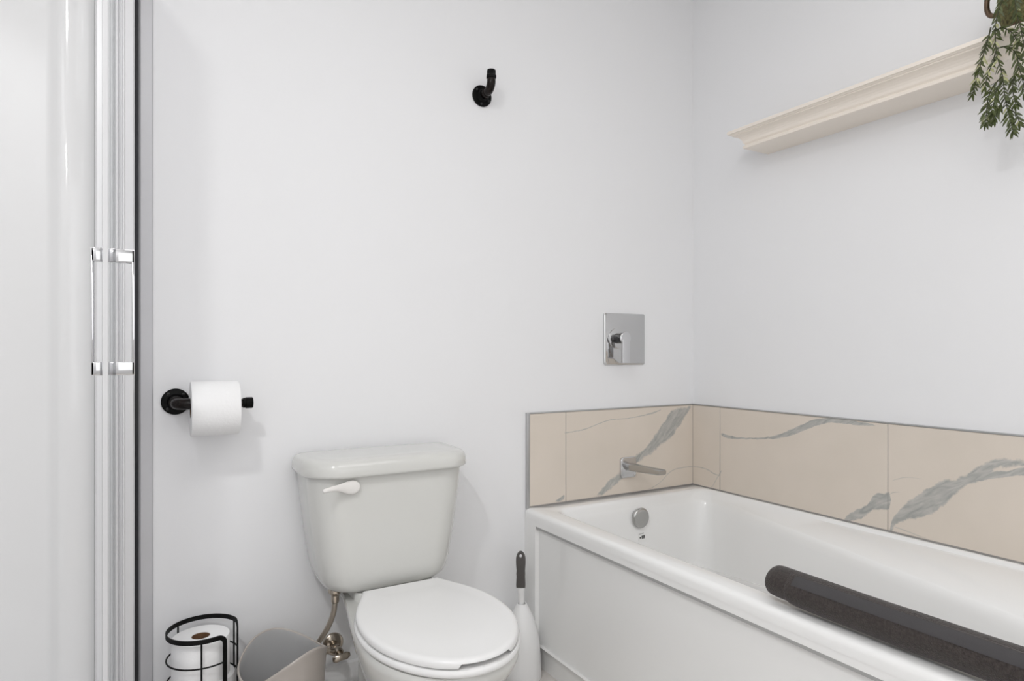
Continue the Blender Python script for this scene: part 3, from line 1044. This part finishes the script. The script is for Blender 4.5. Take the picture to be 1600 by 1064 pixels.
# ------------------------------------------------------------------ plant on the shelf
random.seed(5)
SHZ = 1.7475
PX_, PY_ = -0.088, -1.132
pl = thing('hanging_plant', (PX_, PY_, SHZ), 'trailing green plant in a mossy bronze pot at the end of the shelf', 'plant')
mb = MB()
mb.lathe([(0.044, 0.0), (0.052, 0.008), (0.060, 0.040), (0.064, 0.090), (0.062, 0.120), (0.066, 0.128), (0.062, 0.130), (0.056, 0.120), (0.0, 0.112)], (PX_, PY_, SHZ), 'Z', 48)
mb.build('pot', M['moss'], pl, sharp=50)
mb = MB()
mb.lathe([(0.0465, 0.0002), (0.0535, 0.004), (0.0540, 0.010), (0.0535, 0.0125)], (PX_, PY_, SHZ), 'Z', 48, cap0=False, cap1=False)
mb.build('pot_foot', M['bronze'], pl)
mb = MB()
mb.lathe([(0.067, 0.121), (0.069, 0.126), (0.067, 0.132), (0.060, 0.133)], (PX_, PY_, SHZ), 'Z', 48, cap0=False, cap1=False)
mb.build('pot_rim', M['bronze'], pl)
for s in (1, -1):
    mb = MB()
    hp = [(PX_, PY_ + s * (0.056 + d), SHZ + z) for d, z in ((0.0, 0.078), (0.010, 0.070), (0.022, 0.070), (0.030, 0.077), (0.034, 0.088), (0.035, 0.100), (0.034, 0.112), (0.028, 0.121), (0.016, 0.124), (0.004, 0.120))]
    mb.tube(catmull(hp, 4), 0.0058, 14)
    mb.build('pot_handle', M['bronze'], pl)


def leaf(mb, base, d, length, width, nrm):
    d = d.normalized()
    side = d.cross(nrm).normalized()
    up = side.cross(d).normalized()
    a = []
    prof_ = ((0.0, 0.10), (0.18, 0.62), (0.42, 1.0), (0.70, 0.72), (0.90, 0.30), (1.0, 0.04))
    bend = random.uniform(-0.18, 0.30)
    rows = []
    for t, w in prof_:
        c = base + d * length * t - up * bend * length * t * t
        rows.append((c - side * width / 2 * w + up * 0.12 * width * w, c, c + side * width / 2 * w + up * 0.12 * width * w))
    vs = [[mb.bm.verts.new(p) for p in r] for r in rows]
    vb = [[mb.bm.verts.new(p - up * 0.0005) for p in r] for r in rows]
    for r0, r1 in zip(vs, vs[1:]):
        for k in range(2):
            mb.bm.faces.new((r0[k], r0[k + 1], r1[k + 1], r1[k]))
    for r0, r1 in zip(vb, vb[1:]):
        for k in range(2):
            mb.bm.faces.new((r0[k + 1], r0[k], r1[k], r1[k + 1]))
    for r0, r1, b0, b1 in zip(vs, vs[1:], vb, vb[1:]):
        mb.bm.faces.new((r0[0], r1[0], b1[0], b0[0]))
        mb.bm.faces.new((r1[2], r0[2], b0[2], b1[2]))


# stems: from the pot over the shelf edge and down; the points are (x, y, z)
STEMS = [
    [(-0.100, -1.105, 1.868), (-0.135, -1.092, 1.864), (-0.166, -1.082, 1.815), (-0.172, -1.070, 1.760), (-0.166, -1.068, 1.700), (-0.160, -1.078, 1.640), (-0.158, -1.082, 1.590), (-0.158, -1.090, 1.545), (-0.156, -1.096, 1.512)],
    [(-0.172, -1.060, 1.755), (-0.168, -1.050, 1.722), (-0.164, -1.038, 1.690), (-0.162, -1.028, 1.655), (-0.160, -1.018, 1.622)],
    [(-0.166, -1.068, 1.700), (-0.166, -1.060, 1.672), (-0.168, -1.052, 1.650), (-0.166, -1.046, 1.628)],
    [(-0.160, -1.078, 1.640), (-0.162, -1.062, 1.624), (-0.164, -1.052, 1.600), (-0.164, -1.048, 1.572), (-0.162, -1.046, 1.545)],
    [(-0.160, -1.078, 1.634), (-0.168, -1.070, 1.610), (-0.170, -1.066, 1.586), (-0.170, -1.062, 1.560)],
    [(-0.158, -1.082, 1.590), (-0.166, -1.074, 1.568), (-0.166, -1.066, 1.545)],
    [(-0.166, -1.068, 1.705), (-0.166, -1.090, 1.700), (-0.164, -1.106, 1.678), (-0.162, -1.110, 1.650), (-0.160, -1.116, 1.620), (-0.158, -1.120, 1.590)],
    [(-0.170, -1.062, 1.745), (-0.176, -1.085, 1.742), (-0.176, -1.104, 1.722), (-0.174, -1.112, 1.700)],
    [(-0.160, -1.110, 1.650), (-0.160, -1.100, 1.628), (-0.160, -1.098, 1.600), (-0.158, -1.102, 1.570)],
    [(-0.110, -1.130, 1.868), (-0.150, -1.120, 1.864), (-0.180, -1.112, 1.820), (-0.184, -1.114, 1.770), (-0.180, -1.122, 1.720), (-0.174, -1.128, 1.660)],
    [(-0.168, -1.062, 1.830), (-0.172, -1.045, 1.812), (-0.172, -1.034, 1.795), (-0.170, -1.028, 1.782)],
    [(-0.158, -1.090, 1.560), (-0.156, -1.102, 1.548), (-0.154, -1.108, 1.528)],
    [(-0.100, -1.088, 1.868), (-0.116, -1.066, 1.882), (-0.126, -1.050, 1.876), (-0.130, -1.040, 1.856)],
]
leaves, pale, stems = MB(), MB(), MB()
for si, S in enumerate(STEMS):
    if si == 10:
        continue
    P_ = [Vector((p[0], p[1] - 0.026, p[2])) for p in catmull(S, 6)]
    stems.tube(P_, [0.0017 - 0.0009 * i / len(P_) for i in range(len(P_))], 6)
    acc, nxt, side = 0.0, (0.05 if si == 0 or si == 9 else 0.012), 1
    for a_, b_ in zip(P_, P_[1:]):
        acc += (b_ - a_).length
        if acc >= nxt:
            nxt += random.uniform(0.0050, 0.0090)
            t = (b_ - a_).normalized()
            for rep in range(2):
                side = -side
                ax = Vector((random.uniform(-0.5, 0.5), side, random.uniform(-0.2, 0.2))).normalized()
                d = (t * random.uniform(0.55, 1.1) + ax * random.uniform(0.45, 0.85) + Vector((-0.15, 0, -0.15)))
                nr = Vector((-1, random.uniform(-0.7, 0.7), random.uniform(-0.2, 0.9))).normalized()
                ln = random.uniform(0.014, 0.025)
                leaf(pale if random.random() < 0.12 else leaves, b_, d, ln, ln * random.uniform(0.20, 0.30), nr)
    t = (P_[-1] - P_[-2]).normalized()
    for q in (-0.3, 0.3):
        leaf(leaves, P_[-1], t + Vector((0, q, 0)), 0.02, 0.006, Vector((-1, 0.2, 0.3)))
stems.build('stem', M['stem'], pl)
leaves.build('foliage', M['leaf'], pl, sharp=80)
o = pale.build('foliage', M['leafpale'], pl, sharp=80)
o['label'] = 'pale yellow-green leaves'

# ------------------------------------------------------------------ shower
se = thing('shower_enclosure', (-1.91, -0.03, 0.0), 'clear glass shower door with chrome pulls on a ribbed aluminium wall post', 'shower door')
HT = 2.0
mb = MB()
# wall post: ribbed aluminium profile standing on the back wall
prof = [(-1.9480, 0.0), (-1.9480, -0.040), (-1.9440, -0.044), (-1.9340, -0.044), (-1.9330, -0.034), (-1.9145, -0.034), (-1.9135, -0.050), (-1.9090, -0.050), (-1.9080, -0.044), (-1.9030, -0.044), (-1.9020, -0.038),
        (-1.8990, -0.038), (-1.8980, -0.046), (-1.8935, -0.046), (-1.8925, -0.052), (-1.8895, -0.052), (-1.8885, -0.047), (-1.8720, -0.047), (-1.8690, -0.042), (-1.8690, 0.0)]
mb.loft([[(x, y, z) for x, y in prof] for z in (0.06, HT)])
mb.build('wall_post', M['alu'], se, sharp=20)
mb = MB().box(-1.8690, -1.8608, -0.020, 0.0, 0.06, HT)
mb.build('gasket', M['gasket'], se)
mb = MB()
mb.loft([[(x, y, z) for x, y in ((-1.8608, 0), (-1.8608, -0.010), (-1.8560, -0.012), (-1.8330, -0.007), (-1.8300, -0.004), (-1.8295, 0))] for z in (0.06, HT)])
mb.build('wall_flange', M['flange'], se, sharp=20)
mb = MB()
mb.box(-1.960, -1.870, -1.62, 0.0, 0.0, 0.06, 0.006)
mb.build('threshold', M['alu'], se)
door = MB().box(-1.9135, -1.9055, -0.485, -0.052, 0.07, HT - 0.02, 0.001, 1).build('glass_door', M['glass'], se)
mb = MB().box(-1.9138, -1.9052, -0.4885, -0.4855, 0.07, HT - 0.03, 0.0008, 1)
mb.build('edge_seal', M['seal'], door)


def pull(xg, s, out, y, hw):
    mb = MB()
    for z0, z1 in ((1.1765, 1.2010), (0.9710, 0.9955)):
        xa, xb = sorted((xg, xg + s * out))
        mb.box(xa, xb, y - hw, y + hw, z0, z1, 0.0015)
    xa, xb = sorted((xg + s * (out - 0.005), xg + s * out))
    mb.box(xa, xb, y - hw, y + hw, 0.9715, 1.2005, 0.0012)
    return mb


pull(-1.9055, 1, 0.0400, -0.435, 0.009).build('handle', M['chrome'], door)
pull(-1.9135, -1, 0.0200, -0.435, 0.009).build('handle', M['chrome'], door)

# acrylic wall panel inside the shower, with its rounded return beside the post
mb = MB()
prof = [(-2.745, 0.0), (-2.745, -0.012), (-2.045, -0.012), (-2.032, -0.016), (-2.022, -0.026), (-2.012, -0.030), (-2.000, -0.031), (-1.975, -0.030), (-1.960, -0.026), (-1.950, -0.018), (-1.949, 0.0)]
mb.loft([[(x, y, z) for x, y in prof] for z in (0.06, 2.1)])
o = mb.build('shower_wall_panel', M['surround'], None, origin=(-2.3, 0, 0.06), sharp=30)
tag(o, 'glossy white acrylic wall panel inside the shower at far left', 'shower wall')
mb = MB()
mb.box(-2.745, -1.962, -1.62, -0.013, 0.0, 0.058, 0.004)
o = mb.build('shower_tray', M['surround'], None, origin=(-2.3, -0.8, 0))
tag(o, 'white shower tray on the floor behind the shower door', 'shower tray')
